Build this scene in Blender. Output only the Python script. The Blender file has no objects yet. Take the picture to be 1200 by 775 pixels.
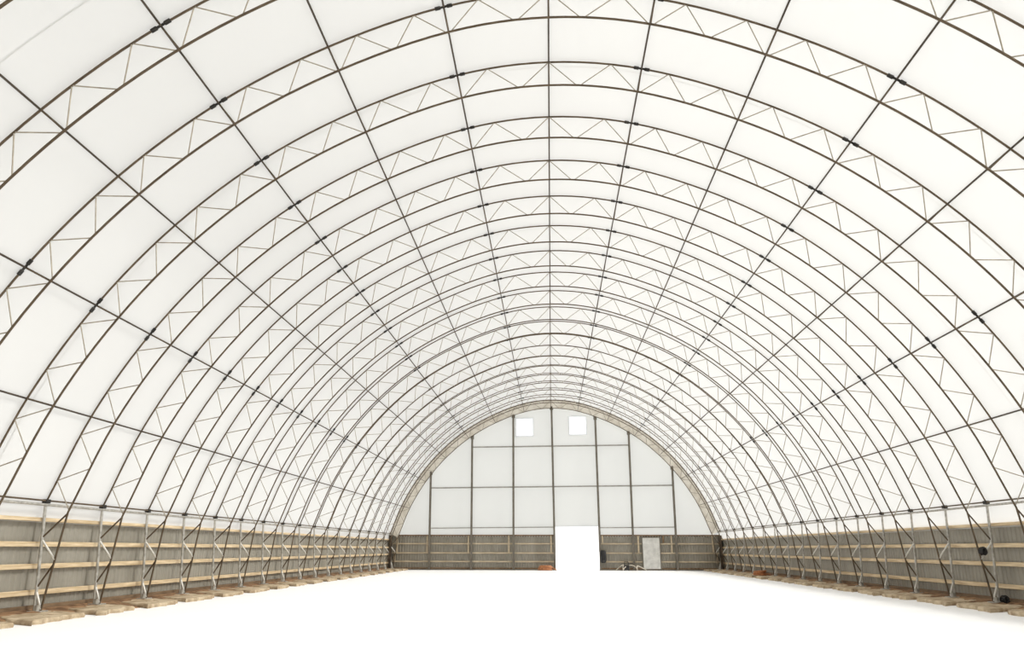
import bpy, bmesh, math, random
from mathutils import Vector, Matrix
random.seed(7)
K = 1.22            # metres per layout unit
EYE = 1.27          # eye height above the floor, in layout units
scene = bpy.context.scene
COL = scene.collection
PI = math.pi

# ------------------------------------------------------------------ materials
def new_mat(name):
    m = bpy.data.materials.new(name); m.use_nodes = True
    nt = m.node_tree; nt.nodes.clear()
    out = nt.nodes.new('ShaderNodeOutputMaterial')
    return m, nt, out

def noise_mat(name, c1, c2, scale=4.0, rough=0.6, metal=0.0, bump=0.0, stretch=(1, 1, 1), detail=4.0, lo=0.35, hi=0.65):
    m, nt, out = new_mat(name)
    b = nt.nodes.new('ShaderNodeBsdfPrincipled')
    tc = nt.nodes.new('ShaderNodeTexCoord'); mp = nt.nodes.new('ShaderNodeMapping')
    mp.inputs['Scale'].default_value = stretch
    nz = nt.nodes.new('ShaderNodeTexNoise'); nz.inputs['Scale'].default_value = scale; nz.inputs['Detail'].default_value = detail
    cr = nt.nodes.new('ShaderNodeValToRGB')
    cr.color_ramp.elements[0].position = lo; cr.color_ramp.elements[0].color = (*c1, 1)
    cr.color_ramp.elements[1].position = hi; cr.color_ramp.elements[1].color = (*c2, 1)
    L = nt.links.new
    L(tc.outputs['Object'], mp.inputs['Vector']); L(mp.outputs['Vector'], nz.inputs['Vector'])
    L(nz.outputs['Fac'], cr.inputs['Fac']); L(cr.outputs['Color'], b.inputs['Base Color'])
    b.inputs['Roughness'].default_value = rough; b.inputs['Metallic'].default_value = metal
    if bump:
        bp = nt.nodes.new('ShaderNodeBump'); bp.inputs['Strength'].default_value = bump; bp.inputs['Distance'].default_value = 0.03
        L(nz.outputs['Fac'], bp.inputs['Height']); L(bp.outputs['Normal'], b.inputs['Normal'])
    L(b.outputs['BSDF'], out.inputs['Surface'])
    return m

def fabric_mat(name, tint, back, trans=0.14, clear=0.20):
    m, nt, out = new_mat(name); L = nt.links.new
    tc = nt.nodes.new('ShaderNodeTexCoord')
    nz = nt.nodes.new('ShaderNodeTexNoise'); nz.inputs['Scale'].default_value = 0.5; nz.inputs['Detail'].default_value = 3
    cr = nt.nodes.new('ShaderNodeValToRGB')
    cr.color_ramp.elements[0].position = 0.3; cr.color_ramp.elements[0].color = (tint[0] * .985, tint[1] * .985, tint[2] * .985, 1)
    cr.color_ramp.elements[1].position = 0.7; cr.color_ramp.elements[1].color = (*tint, 1)
    L(tc.outputs['Object'], nz.inputs['Vector']); L(nz.outputs['Fac'], cr.inputs['Fac'])
    d = nt.nodes.new('ShaderNodeBsdfDiffuse'); t = nt.nodes.new('ShaderNodeBsdfTranslucent'); tr = nt.nodes.new('ShaderNodeBsdfTransparent')
    L(cr.outputs['Color'], d.inputs['Color']); t.inputs['Color'].default_value = (*back, 1)
    m1 = nt.nodes.new('ShaderNodeMixShader'); m1.inputs['Fac'].default_value = trans
    L(d.outputs['BSDF'], m1.inputs[1]); L(t.outputs['BSDF'], m1.inputs[2])
    m2 = nt.nodes.new('ShaderNodeMixShader'); m2.inputs['Fac'].default_value = clear
    L(m1.outputs['Shader'], m2.inputs[1]); L(tr.outputs['BSDF'], m2.inputs[2])
    L(m2.outputs['Shader'], out.inputs['Surface'])
    return m

def pane_mat(name):
    m, nt, out = new_mat(name); L = nt.links.new
    g = nt.nodes.new('ShaderNodeBsdfGlossy'); g.inputs['Roughness'].default_value = 0.1
    t = nt.nodes.new('ShaderNodeBsdfTransparent'); t.inputs['Color'].default_value = (.97, .98, .98, 1)
    m1 = nt.nodes.new('ShaderNodeMixShader'); m1.inputs['Fac'].default_value = 0.04
    L(t.outputs['BSDF'], m1.inputs[1]); L(g.outputs['BSDF'], m1.inputs[2]); L(m1.outputs['Shader'], out.inputs['Surface'])
    return m

M = {}
M['fabric'] = fabric_mat('roof_membrane', (.685, .682, .660), (.52, .52, .51))
M['gable'] = fabric_mat('gable_membrane', (.565, .57, .558), (.85, .865, .84), trans=0.22, clear=0.03)
M['chord'] = noise_mat('chord_steel', (.070, .046, .023), (.120, .083, .047), 3.0, 0.55, 0.2)
M['web'] = noise_mat('web_steel', (.30, .265, .205), (.42, .375, .30), 6.0, 0.5, 0.25)
M['galv'] = noise_mat('galvanised_steel', (.33, .315, .28), (.52, .50, .455), 9.0, 0.45, 0.35)
M['lit_galv'] = noise_mat('lit_galvanised_steel', (.62, .60, .55), (.78, .76, .71), 9.0, 0.4, 0.2)  # galvanised steel, with the light on upward-facing braces put into its colour
M['purlin'] = noise_mat('purlin_steel', (.038, .027, .016), (.072, .053, .034), 3.0, 0.55, 0.2)
M['dark'] = noise_mat('dark_coupling', (.012, .010, .008), (.03, .026, .02), 12.0, 0.6, 0.2)
M['post'] = noise_mat('gable_post_steel', (.125, .108, .082), (.18, .158, .125), 2.0, 0.6, 0.1)
M['rail'] = noise_mat('gable_rail_steel', (.28, .268, .24), (.36, .345, .315), 2.0, 0.6, 0.1)
M['siding'] = noise_mat('corrugated_siding', (.242, .224, .182), (.305, .285, .238), 1.2, 0.55, 0.1, stretch=(1, 1, .25))
M['timber'] = noise_mat('pale_timber', (.50, .37, .215), (.72, .58, .385), 5.0, 0.75, 0.0, 0.1, stretch=(3, .25, 3))
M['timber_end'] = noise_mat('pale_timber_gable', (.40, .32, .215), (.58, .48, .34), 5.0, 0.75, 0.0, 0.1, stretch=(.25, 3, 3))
M['sill'] = noise_mat('brown_sill_board', (.13, .08, .042), (.23, .15, .085), 4.0, 0.8, 0.0, 0.2, stretch=(2, .4, 2))
M['darkbrown'] = noise_mat('dark_brown_upright', (.035, .024, .014), (.085, .06, .038), 4.0, 0.8, 0.0, 0.2)
M['soil'] = noise_mat('brown_soil', (.13, .065, .028), (.36, .21, .105), 3.2, 0.95, 0.0, 0.6)
M['pad'] = noise_mat('rough_concrete', (.30, .215, .125), (.58, .475, .33), 3.6, 0.9, 0.0, 0.5, detail=8)
M['floor'] = noise_mat('white_floor', (.94, .94, .94), (.96, .96, .96), 0.6, 0.7)
M['ground'] = noise_mat('snowy_ground', (.84, .84, .85), (.9, .9, .9), 0.4, 0.9)
M['frame'] = noise_mat('white_frame', (.72, .75, .78), (.82, .84, .86), 3.0, 0.5)
M['band'] = noise_mat('tan_closing_band', (.66, .61, .52), (.86, .82, .74), 1.6, 0.8)
M['pane'] = pane_mat('window_pane')
M['doorpanel'] = noise_mat('pale_grey_door', (.50, .49, .46), (.66, .65, .61), 3.0, 0.6, bump=.05)
M['rubber'] = noise_mat('black_rubber', (.006, .006, .006), (.016, .015, .014), 8.0, 0.7, bump=.1)
M['orange'] = noise_mat('orange_cord', (.36, .14, .055), (.52, .22, .09), 9.0, 0.6)
M['cream'] = noise_mat('cream_hose', (.50, .45, .36), (.66, .60, .50), 9.0, 0.6)
M['blackplastic'] = noise_mat('black_plastic', (.010, .009, .008), (.03, .026, .022), 9.0, 0.5)

# ------------------------------------------------------------------ mesh helpers (layout units in, metres out)
def W(p):           # layout point (x, depth, z relative to the eye) -> world metres
    return Vector((p[0] * K, p[1] * K, (p[2] + EYE) * K))

class MB:
    def __init__(s): s.v = []; s.f = []; s.sm = []
    def add(s, vs, fs, smooth=False):
        o = len(s.v); s.v += [tuple(v) for v in vs]; s.f += [tuple(i + o for i in f) for f in fs]; s.sm += [smooth] * len(fs)
    def tube(s, pts, r, n=8, caps=True, rs=None, closed=False):
        pts = [Vector(p) for p in pts]; N = len(pts); vs = []; up = None
        for i, p in enumerate(pts):
            if closed: t = (pts[(i + 1) % N] - pts[i - 1]).normalized()
            else: t = (pts[min(i + 1, N - 1)] - pts[max(i - 1, 0)]).normalized()
            if up is None:
                up = Vector((0, 1, 0)) if abs(t.y) < .9 else Vector((0, 0, 1))
            a = (up - t * up.dot(t)).normalized(); b = t.cross(a); up = a
            rr = rs[i] if rs else r
            for k in range(n):
                an = 2 * PI * (k + .5) / n
                vs.append(p + a * (math.cos(an) * rr) + b * (math.sin(an) * rr))
        fs = []
        for i in range(N if closed else N - 1):
            j = (i + 1) % N
            for k in range(n):
                k2 = (k + 1) % n
                fs.append((i * n + k, i * n + k2, j * n + k2, j * n + k))
        s.add(vs, fs, True)
        if caps and not closed:
            s.add(vs[:n], [tuple(range(n - 1, -1, -1))]); s.add(vs[-n:], [tuple(range(n))])
    def box(s, lo, hi, bev=0.0):
        x0, y0, z0 = lo; x1, y1, z1 = hi
        if bev <= 0:
            vs = [(x0, y0, z0), (x1, y0, z0), (x1, y1, z0), (x0, y1, z0), (x0, y0, z1), (x1, y0, z1), (x1, y1, z1), (x0, y1, z1)]
            s.add(vs, [(0, 3, 2, 1), (4, 5, 6, 7), (0, 1, 5, 4), (1, 2, 6, 5), (2, 3, 7, 6), (3, 0, 4, 7)])
            return
        bm = bmesh.new(); bmesh.ops.create_cube(bm, size=1)
        for v in bm.verts: v.co = Vector(((x0 + x1) / 2 + v.co.x * (x1 - x0), (y0 + y1) / 2 + v.co.y * (y1 - y0), (z0 + z1) / 2 + v.co.z * (z1 - z0)))
        bmesh.ops.bevel(bm, geom=bm.edges[:], offset=bev, segments=2, affect='EDGES', profile=.5)
        bm.verts.index_update()
        s.add([v.co.copy() for v in bm.verts], [tuple(v.index for v in f.verts) for f in bm.faces]); bm.free()
    def build(s, name, mat, parent=None, origin=(0, 0, 0), raw=False):
        """origin: layout point that becomes the object's origin (children of a thing use the thing's origin)."""
        o3 = Vector(origin)
        me = bpy.data.meshes.new(name)
        me.from_pydata([((v[0] - o3.x) * K, (v[1] - o3.y) * K, (v[2] - o3.z) * K) for v in s.v], [], s.f)
        me.polygons.foreach_set('use_smooth', s.sm)
        me.materials.append(mat); me.update()
        o = bpy.data.objects.new(name, me); COL.objects.link(o)
        if parent is not None: o.parent = parent
        else: o.location = W(o3)
        return o

def tag(o, label=None, cat=None, group=None, kind=None):
    if label: o['label'] = label
    if cat: o['category'] = cat
    if group: o['group'] = group
    if kind: o['kind'] = kind
    return o
def empty(name, p):
    o = bpy.data.objects.new(name, None); o.empty_display_size = .2; COL.objects.link(o); o.location = W(p); return o
def structure(o, label=None): o['kind'] = 'structure'; 
def copy_thing(root):
    c = root.copy(); COL.objects.link(c)
    for ch in list(root.children):
        d = ch.copy(); COL.objects.link(d); d.parent = c
        for g in list(ch.children):
            e = g.copy(); COL.objects.link(e); e.parent = d
    return c

ORD = ['', 'first', 'second', 'third', 'fourth', 'fifth', 'sixth', 'seventh', 'eighth', 'ninth', 'tenth', 'eleventh', 'twelfth', 'thirteenth',
       'fourteenth', 'fifteenth', 'sixteenth', 'seventeenth', 'eighteenth', 'nineteenth', 'twentieth', 'twenty-first', 'twenty-second']

# ------------------------------------------------------------------ the hall's cross section
D0, STEP, LAST = 11.141, 2.0, 19
FIRST = -2
def depth(i): return D0 + STEP * i
def tilt(x): return -0.0085 * x          # the site falls a little to the right
FLOOR = -EYE
def floor_z(x): return FLOOR + tilt(x)
PADH = 0.09
P = [(0.0, 8.813), (1.734, 8.595), (3.609, 7.908), (5.33, 6.939), (6.833, 5.674), (8.085, 4.19), (9.061, 2.55), (9.765, 0.77)]
STEPS = [3, 4, 4, 4, 4, 4, 4]
OFF = 0.525
# periodic-free cubic (Catmull-Rom on the mirrored polyline) sampled per bay
FULL = [(-x, z) for x, z in P[:0:-1]] + P
def cr(i, t):
    p1 = FULL[i]; p2 = FULL[i + 1]
    p0 = FULL[i - 1] if i > 0 else (2 * p1[0] - p2[0], 2 * p1[1] - p2[1])
    p3 = FULL[i + 2] if i + 2 < len(FULL) else (2 * p2[0] - p1[0] + .02, 2 * p2[1] - p1[1])
    r = []
    for a, b, c, d in zip(p0, p1, p2, p3):
        r.append(.5 * (2 * b + (c - a) * t + (2 * a - 5 * b + 4 * c - d) * t * t + (3 * b - a - 3 * c + d) * t ** 3))
    return r
C0 = 7   # index of the ridge in FULL
def inner(bay, t, side=1):      # bay 0..6 counted from the ridge
    x, z = cr(C0 + bay, t); return (x * side, z)
def normal(bay, t):
    e = 1e-3
    a = cr(C0 + bay, max(0, t - e)); b = cr(C0 + bay, min(1, t + e))
    tx, tz = b[0] - a[0], b[1] - a[1]; l = math.hypot(tx, tz)
    return (-tz / l, tx / l)
def outer(bay, t, side=1, off=OFF):
    x, z = cr(C0 + bay, t); n = normal(bay, t)
    if bay == 0 and t == 0: n = (0, 1)
    return ((x + n[0] * off * (1 if n[0] * 1 >= 0 else 1)) * side, z + n[1] * off)
# outward normal must point away from the hall
if normal(3, .5)[0] < 0:
    _n = normal
    def normal(bay, t):
        a = _n(bay, t); return (-a[0], -a[1])
def seat(b, s=1):      # where purlin b rests: on the outer chord, level with the arch centre line through the inner node
    if b == 0: return outer(0, 0, s)
    x, z = inner(b, 0); l = math.hypot(x, z); best = None
    for bb in (b - 1, b):
        for k in range(61):
            t = k / 60; q = outer(bb, t); c = abs(q[0] * z - q[1] * x) / l
            if best is None or c < best[0]: best = (c, q, bb, t)
    return (best[1][0] * s, best[1][1])
def seat_t(b):
    x, z = seat(b); best = None
    for bb in (b - 1, b):
        for k in range(121):
            t = k / 120; q = outer(bb, t); c = math.hypot(q[0] - x, q[1] - z)
            if best is None or c < best[0]: best = (c, bb + t)
    return best[1]
SUB = 6
def profile(fn, **kw):          # list of (x, z) for the right half, ridge to eave
    out = []
    for b in range(7):
        for k in range(SUB): out.append(fn(b, k / SUB, **kw))
    out.append(fn(6, 1.0, **kw)); return out
def whole(fn, **kw):
    r = profile(fn, **kw); return [(-x, z) for x, z in r[:0:-1]] + r

# ------------------------------------------------------------------ the arch trusses
FOOT_IN, FOOT_OUT = 10.02, 10.14
def foot_z(side): return floor_z(10.05 * side) + PADH
EI = inner(6, 1.0); EO = outer(6, 1.0)
def web_bar(mb, a, b, r):
    a = Vector((a[0], 0, a[1])); b = Vector((b[0], 0, b[1])); d = (b - a).normalized()
    mb.tube([a + d * .02, b - d * .02], r, 6)

def make_truss():
    root = empty('arch_truss', (0, 0, FLOOR))
    og = (0, 0, FLOOR)
    ins = whole(inner); outs = whole(outer)
    mb = MB(); mb.tube([(FOOT_OUT * -1, 0, foot_z(-1))] + [(x, 0, z) for x, z in outs] + [(FOOT_OUT, 0, foot_z(1))], .0195, 8)
    mb.build('outer_chord', M['chord'], root, og)
    mb = MB(); mb.tube([(FOOT_IN * -1, 0, foot_z(-1))] + [(x, 0, z) for x, z in ins] + [(FOOT_IN, 0, foot_z(1))], .0205, 8)
    mb.build('inner_chord', M['chord'], root, og)
    for s in (1, -1):
        for b in range(7):
            n = STEPS[b]
            for k in range(n):
                t0, t1 = k / n, (k + 1) / n
                if b == 0: odd = (k % 2 == 0)          # ridge starts on the outer chord
                else: odd = (k % 2 == 1)
                A = outer(b, t0, s) if odd else inner(b, t0 + .022, s)
                B = inner(b, t1 - .022, s) if odd else outer(b, t1, s)
                mb = MB(); web_bar(mb, A, B, .0115)
                mb.build('web_bar', M['web'], root, og)
        # radial struts and outer splices at the purlin lines
        for b in range(7):
            A = inner(b, 0, s); B = seat(b, s)
            if (b or s == 1):
                mb = MB(); mb.tube([(A[0], 0.03, A[1]), (B[0], 0.03, B[1])], .012, 6)
                mb.build('purlin_strut', M['chord'], root, og)
            if b in (1, 3, 5):
                mb = MB(); u0 = seat_t(b); pts = []; rs = []
                for du, r in ((-.078, .034), (-.030, .034), (-.029, .021), (.029, .021), (.030, .034), (.078, .034)):
                    u = u0 + du; q = outer(int(u), u - int(u), s); pts.append((q[0], 0, q[1])); rs.append(r)
                mb.tube(pts, .03, 8, rs=rs)
                mb.build('splice_coupling', M['dark'], root, og)
        # the leg below the eave: stout post sleeve, four braces, a foot plate and an eave bracket
        fz = foot_z(s)
        def on_in(z):
            t = (EI[1] - z) / (EI[1] - fz); return (s * (EI[0] + (FOOT_IN - EI[0]) * t), z)
        def on_out(z):
            t = (EO[1] - z) / (EO[1] - fz); return (s * (EO[0] + (FOOT_OUT - EO[0]) * t), z)
        mb = MB(); a = on_out(EO[1] - .03); c = on_out(fz + .02)
        mb.tube([(a[0], 0, a[1]), (c[0], 0, c[1])], .030, 8); mb.build('leg_post', M['galv'], root, og)
        dz = tilt(10 * s)
        for (p, q, r, mt) in ((on_in(EI[1] - .02), on_out(.20 + dz), .019, 'chord'), (on_out(.17 + dz), on_in(-.22 + dz), .022, 'lit_galv'),
                              (on_in(-.30 + dz), on_out(-.74 + dz), .019, 'chord'), (on_out(-.80 + dz), on_in(fz + .04), .024, 'lit_galv')):  # every second brace is painted paler, as if catching light from above
            mb = MB(); mb.tube([(p[0], 0, p[1]), (q[0], 0, q[1])], r, 6); mb.build('leg_brace', M[mt], root, og)
        mb = MB(); mb.box((s * 10.08 - .14, -.12, fz - .005), (s * 10.08 + .14, .12, fz + .02), .006)
        mb.tube([(s * 10.08, 0, fz + .02), (s * 10.08, 0, fz + .12)], .055, 8)
        mb.build('foot_plate', M['galv'], root, og)
        mb = MB(); e = outer(6, .985, s); mb.box((e[0] - .05, -.07, e[1] - .04), (e[0] + .05, .07, e[1] + .04), .012)
        mb.build('eave_bracket', M['dark'], root, og)
    return root

trusses = {}
proto = make_truss()
for i in range(FIRST, LAST + 1):
    o = proto if i == FIRST else copy_thing(proto)
    o.location = W((0, depth(i), FLOOR)); trusses[i] = o
    n = LAST - i + 1
    lab = ('steel lattice arch truss standing right against the white end wall' if n == 1 else
           'steel lattice arch truss, nearest to the camera and mostly above the picture' if i == FIRST else
           'steel lattice arch truss, %s one counted from the white end wall' % ORD[n])
    tag(o, lab, 'truss', 'arch trusses of the hall')

# ------------------------------------------------------------------ purlins and eave tubes
Y0, Y1 = -4.0, depth(LAST) + .12
YB = depth(LAST) + .30      # the end wall
def along(name, x, z, r, mat, label, cat, group, n=8, y0=Y0, y1=Y1):
    mb = MB(); ys = [y0 + (y1 - y0) * k / 24 for k in range(25)]
    mb.tube([(x, y, z) for y in ys], r, n)
    return tag(mb.build(name, mat, None, (x, y0, z)), label, cat, group)
along('purlin', 0, outer(0, 0)[1], .0175, M['purlin'], 'dark steel purlin tube running along the ridge of the roof', 'purlin', 'roof purlins')
for s, nm in ((-1, 'left'), (1, 'right')):
    for b in range(1, 7):
        x, z = seat(b, s)
        lab = 'dark steel purlin tube, %s one %s of the ridge' % (ORD[b], nm)
        if b == 6: lab = 'dark steel purlin tube, lowest one above the %s eave tubes' % nm
        along('purlin', x, z, .0175, M['purlin'], lab, 'purlin', 'roof purlins')
    ex = EO[0]; ez = EO[1] - .002 * s
    along('eave_tube', s * (ex - .03), ez + .035, .018, M['chord'], 'dark upper eave tube along the bottom edge of the %s roof fabric' % nm, 'tube', 'eave tubes')
    along('eave_tube', s * (ex - .035), ez - .045, .026, M['galv'], 'pale lower eave tube above the %s corrugated wall' % nm, 'tube', 'eave tubes')

# ------------------------------------------------------------------ membrane roof
XW = 10.44      # plane of the siding
FABOFF = OFF + .055
sk = profile(outer, off=FABOFF)
def fab_section():
    r = sk
    left = [(-x, z) for x, z in r[:0:-1]]
    bl = [(-XW + .02, .50 + tilt(-10.4)), (-XW + .03, .70 + tilt(-10.4) * .6)]
    br = [(XW - .03, .70 + tilt(10.4) * .6), (XW - .02, .50 + tilt(10.4))]
    return bl + left + r + br
sec = fab_section(); YF = -5.0
rows = []
y = YF
while y < YB - .05: rows.append(y); y += 1.0
rows.append(YB)
mb = MB(); vs = [(x, y, z) for y in rows for x, z in sec]; n = len(sec)
mb.add(vs, [(a * n + k, a * n + k + 1, (a + 1) * n + k + 1, (a + 1) * n + k) for a in range(len(rows) - 1) for k in range(n - 1)], True)
o = mb.build('ceiling', M['fabric'], None, (0, YF, FLOOR)); structure(o)

seam_sec = fab_section()
for y in (8.2, 13.34, 16.25, 21.4, 24.3):
    mb = MB(); m_ = len(seam_sec); vs = []
    for x, z in seam_sec:
        l = math.hypot(x, z); vs += [(x - x / l * .015, y, z - z / l * .015), (x - x / l * .015, y + .022, z - z / l * .015)]
    mb.add(vs, [(2 * k, 2 * k + 1, 2 * k + 3, 2 * k + 2) for k in range(m_ - 1)], True)
    mb.build('weld_seam', M['fabric'], o, (0, YF, FLOOR))
# tan closing band of membrane between the chords of the arch against the end wall, and its dark edge tube
mb = MB(); a = whole(inner); b = whole(outer); yb = depth(LAST) + .08
n = len(a); mb.add([(x, yb, z) for x, z in a] + [(x, yb, z) for x, z in b], [(k, k + 1, n + k + 1, n + k) for k in range(n - 1)], False)
o = mb.build('trim_1', M['band'], None, (0, yb, FLOOR)); structure(o)
mb = MB(); mb.tube([(x, depth(LAST) - .06, z) for x, z in b], .030, 8); o = mb.build('trim_2', M['chord'], None, (0, depth(LAST), FLOOR)); structure(o)

# ------------------------------------------------------------------ end wall
def sec_top(x):
    for k in range(len(sec) - 1):
        a, b = sec[k], sec[k + 1]
        if a[0] <= x <= b[0] and b[0] > a[0] and (a[1] > .9 or b[1] > .9):
            return a[1] + (b[1] - a[1]) * (x - a[0]) / (b[0] - a[0])
    return .9
DX0, DX1, DZ = .10, 2.81, 1.33
WIN = [(-2.27, -1.20, 7.08, 8.20), (1.19, 2.26, 7.13, 8.27)]
SID = .82          # top of the siding on the end wall
def gable(y, door, name, mat, zb=lambda x: SID - .1 + tilt(x)):
    xs = set(); x = -10.3
    while x <= 10.3: xs.add(round(x, 3)); x += .2
    for xx in [a for a, _ in sec if abs(a) < 10.4]: xs.add(round(xx, 3))
    if door: xs |= {DX0, DX1}
    for w in (WIN if door else []): xs |= {w[0], w[1]}
    xs = sorted(xs); mb = MB()
    for a, b in zip(xs, xs[1:]):
        m = (a + b) / 2
        cuts = []
        if door and DX0 <= m <= DX1: cuts.append((-9, DZ))
        for w in (WIN if door else []):
            if w[0] <= m <= w[1]: cuts.append((w[2], w[3]))
        lo = 'b'
        segs = []; cur = None
        start = ('b', 0)
        for c in cuts:
            if c[0] > -8: segs.append((start, ('z', c[0])))
            start = ('z', c[1])
        segs.append((start, ('t', 0)))
        def val(kv, xx): return zb(xx) if kv[0] == 'b' else (sec_top(xx) if kv[0] == 't' else kv[1])
        for s0, s1 in segs:
            mb.add([(a, y, val(s0, a)), (b, y, val(s0, b)), (b, y, val(s1, b)), (a, y, val(s1, a))], [(0, 1, 2, 3)])
    o = mb.build(name, mat, None, (0, y, FLOOR)); structure(o); return o
gable(YB, True, 'wall_gable', M['gable'])
gable(YF, False, 'wall_front', M['gable'], zb=lambda x: floor_z(x))

def corrugated(name, a, b, zlo, zhi, nrm, pitch=.165, amp=.016):
    """vertical ribbed sheet from plan point a to b; nrm points into the hall"""
    a = Vector(a); b = Vector(b); L = (b - a).length; d = (b - a) / L; nr = Vector(nrm)
    pts = []; n = int(L / pitch)
    for k in range(n):
        s = k * pitch
        for f, h in ((0, 0), (.36, 0), (.5, 1), (.86, 1)): pts.append((s + f * pitch, h * amp))
    pts.append((L, 0))
    mb = MB(); vs = []
    T = .02
    for s, h in pts:
        q = a + d * s + nr * h; vs += [(q.x, q.y, zlo(q.x)), (q.x, q.y, zhi(q.x))]
    fs = [(2 * k, 2 * k + 2, 2 * k + 3, 2 * k + 1) for k in range(len(pts) - 1)]
    m0 = len(vs)
    qa, qb = a - nr * T, b - nr * T
    vs += [(qa.x, qa.y, zlo(qa.x)), (qa.x, qa.y, zhi(qa.x)), (qb.x, qb.y, zlo(qb.x)), (qb.x, qb.y, zhi(qb.x))]
    fs.append((m0, m0 + 1, m0 + 3, m0 + 2))
    fs.append((0, 1, m0 + 1, m0)); e = m0 - 2; fs.append((e, m0 + 2, m0 + 3, e + 1))
    mb.add(vs, fs)
    o = mb.build(name, M['siding'], None, (a.x, a.y, FLOOR)); structure(o); return o
for s, nm in ((-1, 'left'), (1, 'right')):
    corrugated('wall_' + nm, (s * XW, YF), (s * XW, YB + .02), lambda x: floor_z(x) - .05, lambda x: .56 + tilt(x), (-s, 0))
corrugated('wall_back', (-XW, YB), (DX0 - .03, YB), lambda x: floor_z(x) - .05, lambda x: SID + tilt(x), (0, -1))
corrugated('wall_back.001', (DX1 + .03, YB), (XW, YB), lambda x: floor_z(x) - .05, lambda x: SID + tilt(x), (0, -1))

# timber rails on the two long walls
RZ = [.56, .085, -.335, -.83]
for s, nm in ((-1, 'left'), (1, 'right')):
    for k, z in enumerate(RZ):
        zc = z + tilt(s * 10.4) * .9; h = .048 if k else .036
        x0, x1 = sorted((s * (XW - .022), s * (XW - (.115 if k else .15))))
        mb = MB(); mb.box((x0, Y0, zc - h), (x1, YB - .02, zc + h), .008)
        lab = ['pale timber top plate along the %s corrugated wall', 'pale timber rail, first under the top plate of the %s wall',
               'pale timber rail, middle one on the %s corrugated wall', 'pale timber rail, lowest one on the %s corrugated wall'][k] % nm
        tag(mb.build('timber_rail', M['timber'], None, ((x0 + x1) / 2, Y0, zc)), lab, 'timber rail', 'timber rails on the long walls')
    zc = floor_z(s * 10.4) + .10
    x0, x1 = sorted((s * (XW - .022), s * (XW - .09)))
    mb = MB(); mb.box((x0, Y0, zc - .11), (x1, YB - .02, zc + .09), .006)
    tag(mb.build('sill_board', M['sill'], None, ((x0 + x1) / 2, Y0, zc)), 'brown sill board at the foot of the %s corrugated wall' % nm, 'board', 'sill boards')

# end wall timber: rails left and right of the doorway, short studs
ER = [.80, .30, -.26, -.77, -1.17]
for (a, b, nm) in ((-XW + .15, DX0 - .06, 'left'), (DX1 + .06, XW - .15, 'right')):
    for k, z in enumerate(ER):
        zc = z + .01; mb = MB(); h = .042
        y0, y1 = YB - .10, YB - .018
        vs = []
        for x in (a, b):
            t = tilt(x)
            vs += [(x, y0, zc - h + t), (x, y1, zc - h + t), (x, y1, zc + h + t), (x, y0, zc + h + t)]
        mb.add(vs, [(0, 3, 2, 1), (4, 5, 6, 7), (0, 1, 5, 4), (1, 2, 6, 5), (2, 3, 7, 6), (3, 0, 4, 7)])
        lab = ['timber top plate on the end wall, %s of the doorway', 'second timber rail down on the end wall, %s of the doorway',
               'third timber rail down on the end wall, %s of the doorway', 'fourth timber rail down on the end wall, %s of the doorway',
               'brown sill board on the end wall floor, %s of the doorway'][k] % nm
        m = M['timber_end'] if 0 < k < 4 else M['sill']
        tag(mb.build('timber_rail' if k < 4 else 'sill_board', m, None, (a, YB - .06, zc)), lab, 'timber rail' if k < 4 else 'board', 'end wall rails')
STUD = [(-9.84, .86, -.2, 'tall timber stud at the left end of the end wall'), (-9.97, -.28, -.72, 'short low timber stud in the left corner of the end wall'),
        (-7.93, .84, -.2, 'timber stud beside the first gable post from the left corner'), (-5.33, .83, -.2, 'timber stud beside the second gable post from the left corner'),
        (-2.80, .82, -.2, 'timber stud beside the third gable post from the left corner'), (-.16, .80, -.2, 'timber stud just left of the doorway'),
        (3.03, .76, .34, 'short timber stud just right of the doorway'), (5.24, .74, -.26, 'timber stud left of the pale grey door'),
        (6.78, .74, .32, 'short dark timber stud right of the pale grey door'), (7.28, .73, -.27, 'timber stud beside the gable post nearest the right corner'),
        (9.80, .72, -.27, 'tall timber stud at the right end of the end wall'), (10.0, -.38, -.92, 'short low timber stud in the right corner of the end wall')]
for x, zt, zb_, lab in STUD:
    mb = MB(); mb.box((x - .05, YB - .15, zb_), (x + .05, YB - .102, zt), .006)
    tag(mb.build('timber_stud', M['sill'] if 'dark' in lab else M['timber_end'], None, (x, YB - .1, zb_)), lab, 'timber stud', 'end wall studs')

for s, nm in ((-1, 'left'), (1, 'right')):  # plain dark brown uprights filling the two far corners
    x = s * 10.24; mb = MB(); mb.box((x - .09, YB - .34, floor_z(x)), (x + .09, YB - .16, SID + tilt(x)), .01)
    tag(mb.build('corner_upright', M['darkbrown'], None, (x, YB - .25, floor_z(x))), 'dark brown upright in the corner where the end wall meets the %s wall' % nm, 'post', 'corner uprights')
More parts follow.
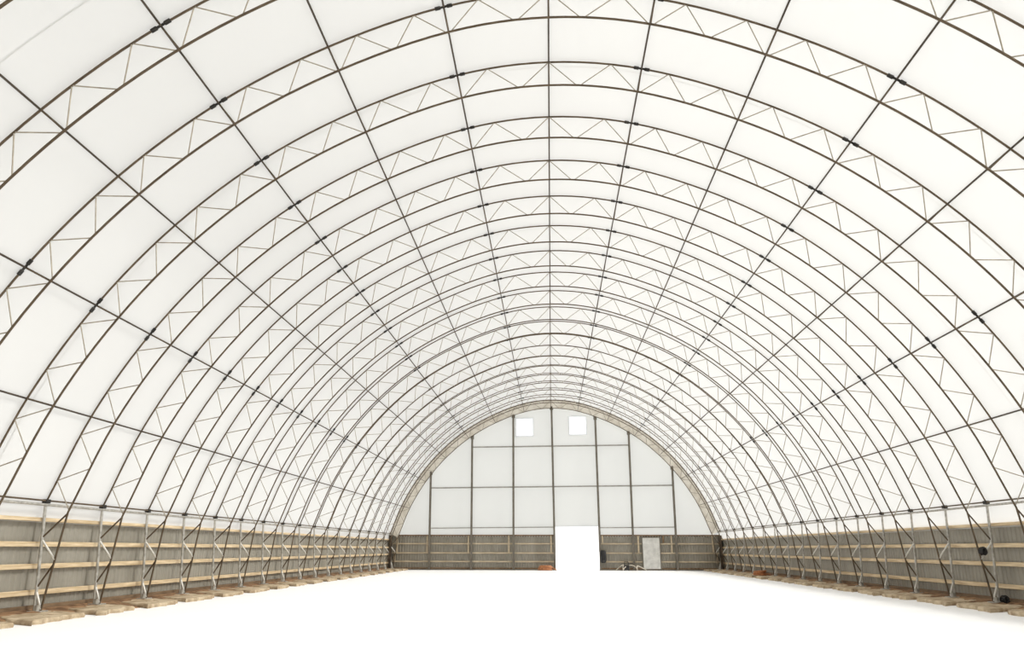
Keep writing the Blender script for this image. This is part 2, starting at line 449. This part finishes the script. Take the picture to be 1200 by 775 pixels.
# gable posts (square tubes from floor to the arch) and horizontal steel rails
POST = [(-7.78, -7.785, 4.85, 'first gable post from the left corner of the end wall'), (-5.146, -5.131, 7.1, 'second gable post from the left corner of the end wall'),
        (-2.51, -2.452, 8.45, 'gable post left of the doorway, beside the left vent window'), (.06, .045, 8.95, 'tallest gable post, at the left edge of the doorway under the ridge'),
        (2.86, 2.86, 8.25, 'gable post at the right edge of the doorway, beside the right vent window'), (4.907, 4.97, 7.25, 'gable post between the doorway and the pale grey door'),
        (7.542, 7.606, 5.0, 'gable post nearest the right corner of the end wall')]
for k, (xb, xt, zt, lab) in enumerate(POST):
    mb = MB(); h = .062
    zb_ = floor_z(xb)
    vs = []
    for x, z in ((xb, zb_), (xt, zt)):
        vs += [(x - h, YB - .25, z), (x + h, YB - .25, z), (x + h, YB - .155, z), (x - h, YB - .155, z)]
    mb.add(vs, [(0, 1, 2, 3), (7, 6, 5, 4), (0, 4, 5, 1), (1, 5, 6, 2), (2, 6, 7, 3), (3, 7, 4, 0)])
    root = empty('gable_post', (xb, YB - .2, zb_)); tag(root, 'dark steel ' + lab, 'post', 'gable posts')
    og = (xb, YB - .2, zb_)
    mb.build('post_tube', M['post'], root, og)
    mb = MB(); mb.box((xb - .13, YB - .30, zb_), (xb + .13, YB - .13, zb_ + .03), .005); mb.build('base_plate', M['post'], root, og)
    mb = MB(); mb.box((xt - .11, YB - .165, zt - .22), (xt + .11, YB - .145, zt + .05), .005); mb.build('head_plate', M['post'], root, og)
for (a, b, z, lab, r) in ((-5.12, 4.95, 6.38, 'highest grey steel rail across the end wall under the vent windows', .04), (-7.78, 7.60, 3.81, 'long grey steel rail across the end wall at mid height', .04),
                       (-7.75, -.0, 1.315, 'low grey steel rail on the end wall left of the doorway', .03), (2.92, 7.55, 1.25, 'low grey steel rail on the end wall right of the doorway', .03)):
    mb = MB(); mb.box((a, YB - .14, z - r), (b, YB - .06, z + r), .008)
    tag(mb.build('steel_rail', M['rail'], None, (a, YB - .1, z)), lab, 'steel rail', 'end wall steel rails')

# doorway, vent windows, man door
mb = MB()
for (a, b) in (((DX0 - .035, floor_z(0)), (DX0, DZ + .035)), ((DX1, floor_z(3)), (DX1 + .035, DZ + .035)), ((DX0, DZ), (DX1, DZ + .035))):
    mb.box((a[0], YB - .05, a[1]), (b[0], YB + .06, b[1]), .004)
o = mb.build('door_1', M['frame'], None, ((DX0 + DX1) / 2, YB, floor_z(1.5))); structure(o)
for k, w in enumerate(WIN):
    mb = MB(); t = .06
    for lo, hi in (((w[0] - t, w[2] - t), (w[1] + t, w[2])), ((w[0] - t, w[3]), (w[1] + t, w[3] + t)), ((w[0] - t, w[2]), (w[0], w[3])), ((w[1], w[2]), (w[1] + t, w[3]))):
        mb.box((lo[0], YB - .03, lo[1]), (hi[0], YB + .05, hi[1]), .01)
    og = ((w[0] + w[1]) / 2, YB, w[2])
    o = mb.build('window_%d' % (k + 1), M['frame'], None, og); structure(o)
    mb = MB(); mb.box((w[0], YB + .005, w[2]), (w[1], YB + .015, w[3])); mb.build('window_pane', M['pane'], o, og)
og = (6.0, YB - .12, floor_z(6))
mb = MB(); mb.box((5.50, YB - .17, floor_z(6) + .09), (6.53, YB - .105, .61), .012)
o = mb.build('door_2', M['doorpanel'], None, og); structure(o)
mb = MB()
for lo, hi in (((5.44, .61), (6.59, .67)), ((5.44, floor_z(6)), (5.50, .61)), ((6.53, floor_z(6)), (6.59, .61))):
    mb.box((lo[0], YB - .165, lo[1]), (hi[0], YB - .105, hi[1]), .006)
mb.build('door_frame', M['post'], o, og)
mb = MB(); mb.tube([(6.43, YB - .17, -.33), (6.43, YB - .22, -.33), (6.33, YB - .22, -.33)], .014, 8); mb.build('door_handle', M['galv'], o, og)

# ------------------------------------------------------------------ floor and ground
mb = MB(); X = 10.46
mb.add([(-X, YF, floor_z(-X)), (X, YF, floor_z(X)), (X, YB + .02, floor_z(X)), (-X, YB + .02, floor_z(-X)),
        (-X, YF, floor_z(-X) - .12), (X, YF, floor_z(X) - .12), (X, YB + .02, floor_z(X) - .12), (-X, YB + .02, floor_z(-X) - .12)],
       [(0, 1, 2, 3), (7, 6, 5, 4), (0, 4, 5, 1), (1, 5, 6, 2), (2, 6, 7, 3), (3, 7, 4, 0)])
o = mb.build('floor', M['floor'], None, (0, YF, FLOOR)); structure(o)
mb = MB(); g = 400
mb.add([(-g, -g, FLOOR - .14), (g, -g, FLOOR - .14), (g, g, FLOOR - .14), (-g, g, FLOOR - .14)], [(0, 1, 2, 3)])
o = mb.build('ground', M['ground'], None, (0, 0, FLOOR)); structure(o)

# soil banked against the long walls
def soil(s):
    mb = MB(); rnd = random.Random(5 + s); ys = [Y0 + k * .25 for k in range(int((YB - .3 - Y0) / .25))]
    cols = 9; vs = []
    for j, y in enumerate(ys):
        edge = 9.42 + .12 * math.sin(y * 2.1 + s) + rnd.uniform(-.07, .07)
        for c in range(cols):
            t = c / (cols - 1); x = edge + (XW - .10 - edge) * t
            h = .12 * t ** .8 + (rnd.uniform(-.022, .022) if 0 < c < cols - 1 else 0)
            if c == 0: h = -.01
            vs.append((s * x, y, floor_z(s * x) + h))
    f = [(j * cols + c, j * cols + c + 1, (j + 1) * cols + c + 1, (j + 1) * cols + c) for j in range(len(ys) - 1) for c in range(cols - 1)]
    mb.add(vs, f, True)
    o = mb.build('soil_bank', M['soil'], None, (s * 10, Y0, floor_z(s * 10)))
    tag(o, 'brown soil banked along the foot of the %s corrugated wall' % ('left' if s < 0 else 'right'), 'soil', None, 'stuff')
soil(-1); soil(1)

# footing pads: one irregular slab below every leg
def pad(i, s):
    rnd = random.Random(i * 31 + s * 7); y = depth(i)
    out = []
    def edge(a, b, n, jit):
        for k in range(n):
            t = k / n
            out.append((a[0] + (b[0] - a[0]) * t + rnd.uniform(-jit, jit), a[1] + (b[1] - a[1]) * t + rnd.uniform(-jit, jit)))
    xi, xo = 9.02, 10.26
    c = [(xi, y - 1.74 + rnd.uniform(-.12, .12)), (xi + .10, y - .18 + rnd.uniform(-.1, .1)), (xo, y + .50), (xo, y - 1.02)]
    edge(c[0], c[1], 9, .085); edge(c[1], c[2], 6, .05); edge(c[2], c[3], 5, .02); edge(c[3], c[0], 6, .05)
    n = len(out); cx = sum(p[0] for p in out) / n; cy = sum(p[1] for p in out) / n
    mb = MB(); vs = []
    rings = [(1.0, -.01), (1.02, PADH * .5), (.985, PADH * .92), (.90, PADH), (.55, PADH), (.25, PADH)]
    for f, h in rings:
        for (px, py) in out:
            x = cx + (px - cx) * f; yy = cy + (py - cy) * f
            yy = min(yy, YB - .45)
            vs.append((s * x, yy, floor_z(s * x) + h + (rnd.uniform(-.010, .006) if 0 < h else 0)))
    fs = []
    for r in range(len(rings) - 1):
        for k in range(n):
            k2 = (k + 1) % n; q = (r * n + k, r * n + k2, (r + 1) * n + k2, (r + 1) * n + k)
            fs.append(q if s > 0 else q[::-1])
    top = tuple(range((len(rings) - 1) * n, len(rings) * n)); fs.append(top if s > 0 else top[::-1])
    mb.add(vs, fs, False)
    o = mb.build('footing_pad', M['pad'], None, (s * cx, cy, floor_z(s * cx)))
    k = LAST - i + 1
    tag(o, 'concrete footing pad under the %s leg of the %s' % ('left' if s < 0 else 'right',
        'arch against the end wall' if k == 1 else '%s arch from end wall' % ORD[k]), 'footing pad', 'footing pads')
for i in range(FIRST, LAST + 1):
    for s in (-1, 1): pad(i, s)

# ------------------------------------------------------------------ small things by the end wall
def coil(name, c, R, label, group=None, turns=5, r=.022, sx=1.0):
    mb = MB(); rnd = random.Random(3); pts = []
    N = turns * 18
    for k in range(N + 1):
        a = 2 * PI * k / 18; rr = R * (1 + .13 * math.sin(a * .37) + rnd.uniform(-.05, .05))
        pts.append((c[0] + sx * rr * math.cos(a), c[1] + rr * math.sin(a), c[2] + r + (.30 * R) * (1 + math.sin(a * .53 + 1)) * (k / N) + .01 * k / 18))
    pts.append((pts[-1][0] + .25, pts[-1][1] - .1, c[2] + r))
    mb.tube(pts, r, 6)
    return tag(mb.build(name, M['orange'], None, c), label, 'cord')
coil('cord_coil', (-.55, YB - .75, floor_z(-.5)), .33, 'heaped orange cord on the floor just left of the doorway', turns=9, r=.035, sx=1.15)
coil('cord_coil', (9.62, 38.1, floor_z(9.6) + .07), .25, 'small heap of orange cord at the foot of the right corrugated wall', turns=7, r=.035)

# tyre hung beside the doorway
og = (3.03, YB - .36, -.85)
root = empty('tyre', og); tag(root, 'black rubber tyre hanging beside the right edge of the doorway', 'tyre')
mb = MB(); R0, sec_t = .38, [(-.15, .20), (-.17, .27), (-.15, .35), (-.07, .38), (.07, .38), (.15, .35), (.17, .27), (.15, .20)]
N = 32; vs = []
for k in range(N):
    a = 2 * PI * k / N
    for (dx, r) in sec_t: vs.append((3.03 + dx, YB - .36 + r * math.cos(a) * .55, -.475 + r * math.sin(a)))
m_ = len(sec_t)
fs = [(k * m_ + j, k * m_ + (j + 1) % m_, ((k + 1) % N) * m_ + (j + 1) % m_, ((k + 1) % N) * m_ + j) for k in range(N) for j in range(m_)]
mb.add(vs, fs, True); mb.build('tread', M['rubber'], root, og)
mb = MB(); mb.tube([(2.90, YB - .36, -.475), (3.16, YB - .36, -.475)], .11, 16); mb.build('hub', M['blackplastic'], root, og)
mb = MB(); mb.tube([(3.03, YB - .36, -.475), (3.03, YB - .10, -.475)], .03, 8); mb.build('hook', M['blackplastic'], root, og)

# hose and a small black pump between the tyre and the grey door
fz = floor_z(4.4)
pts = []
for k in range(60):
    t = k / 59; a = t * 4.2 * PI
    pts.append((3.75 + 1.75 * t + .16 * math.sin(a), YB - .75 + .22 * math.cos(a), fz + .03 + .34 * abs(math.sin(t * PI * 3.0)) * (1 - .35 * t)))
mb = MB(); mb.tube(pts, .028, 6)
tag(mb.build('hose', M['cream'], None, (3.75, YB - .75, fz)), 'looped cream hose on the floor between the tyre and the grey door', 'hose')
og = (4.42, YB - .5, fz)
root = empty('pump', og); tag(root, 'small black pump standing among the looped hose', 'pump')
mb = MB(); mb.box((4.24, YB - .62, fz + .05), (4.58, YB - .38, fz + .32), .05); mb.build('housing', M['blackplastic'], root, og)
mb = MB(); mb.tube([(4.30, YB - .5, fz + .30), (4.30, YB - .5, fz + .52), (4.52, YB - .5, fz + .52), (4.52, YB - .5, fz + .30)], .025, 8); mb.build('handle', M['blackplastic'], root, og)
mb = MB(); mb.tube([(4.18, YB - .5, fz + .13), (4.30, YB - .5, fz + .13)], .10, 14); mb.build('motor_cap', M['sill'], root, og)
for dx in (4.28, 4.54):
    mb = MB(); mb.box((dx - .03, YB - .6, fz), (dx + .03, YB - .4, fz + .055), .006); mb.build('foot', M['blackplastic'], root, og)

# black cable bundle tied to the nearest right leg, and a black clump at its foot
def bundle(name, c, R, label, cat):
    mb = MB(); rnd = random.Random(11); pts = []
    for k in range(90):
        a = 2 * PI * k / 15
        rr = R * (1 + .2 * math.sin(a * .41) + rnd.uniform(-.08, .08))
        pts.append((c[0] + .55 * rr * math.cos(a), c[1] - .06 + .08 * math.sin(a * .29), c[2] + rr * math.sin(a) * .8))
    mb.tube(pts, .020, 6); return tag(mb.build(name, M['rubber'], None, c), label, cat)
bundle('cable_bundle', (9.93, depth(4) - .02, -.12), .085, 'black cable bundle tied halfway up the nearest leg in the right row', 'cable')
bundle('cable_bundle', (10.22, depth(4) - .05, floor_z(10.2) + PADH + .075), .085, 'black cable bundle lying at the foot of the nearest right leg', 'cable')

# ------------------------------------------------------------------ light
w = bpy.data.worlds.new('World'); scene.world = w; w.use_nodes = True
bg = w.node_tree.nodes['Background']; bg.inputs['Color'].default_value = (1.0, .997, .988, 1); bg.inputs['Strength'].default_value = 1.06
sun = bpy.data.lights.new('Sun', 'SUN'); sun.energy = 8.0; sun.angle = math.radians(12); sun.color = (1, .985, .95)
so = bpy.data.objects.new('Sun', sun); COL.objects.link(so)
dirv = Vector((-.80, .15, -.65)).normalized(); so.rotation_euler = dirv.to_track_quat('-Z', 'Y').to_euler()
so.location = (30, -10, 30)

# ------------------------------------------------------------------ camera
F, YAW, PITCH, ROLL, CAMX = 892.016, math.radians(2.7316), math.radians(16.039), math.radians(.42960), -.14585
cam = bpy.data.cameras.new('Camera'); co = bpy.data.objects.new('Camera', cam); COL.objects.link(co)
cam.sensor_fit = 'HORIZONTAL'; cam.sensor_width = 36.0; cam.lens = F / 1200 * 36.0; cam.clip_end = 2000
Ry = Matrix.Rotation(YAW, 3, 'Z'); Rx = Matrix.Rotation(PITCH, 3, 'X')
cr_, sr_ = math.cos(ROLL), math.sin(ROLL); Rr = Matrix(((cr_, 0, sr_), (0, 1, 0), (-sr_, 0, cr_)))
R = Ry @ Rx @ Rr
rt, fw, up = R.col[0], R.col[1], R.col[2]
Mx = Matrix((( rt.x, up.x, -fw.x), (rt.y, up.y, -fw.y), (rt.z, up.z, -fw.z)))
co.matrix_world = Matrix.Translation(W((CAMX, 0, 0))) @ Mx.to_4x4()
scene.camera = co
vs_ = scene.view_settings
vs_.view_transform = 'Standard'; vs_.look = 'None'; vs_.gamma = 1.0; vs_.use_curve_mapping = False; vs_.exposure = 0.41
scene.cycles.max_bounces = 16; scene.cycles.diffuse_bounces = 12; scene.cycles.transmission_bounces = 12; scene.cycles.transparent_max_bounces = 12
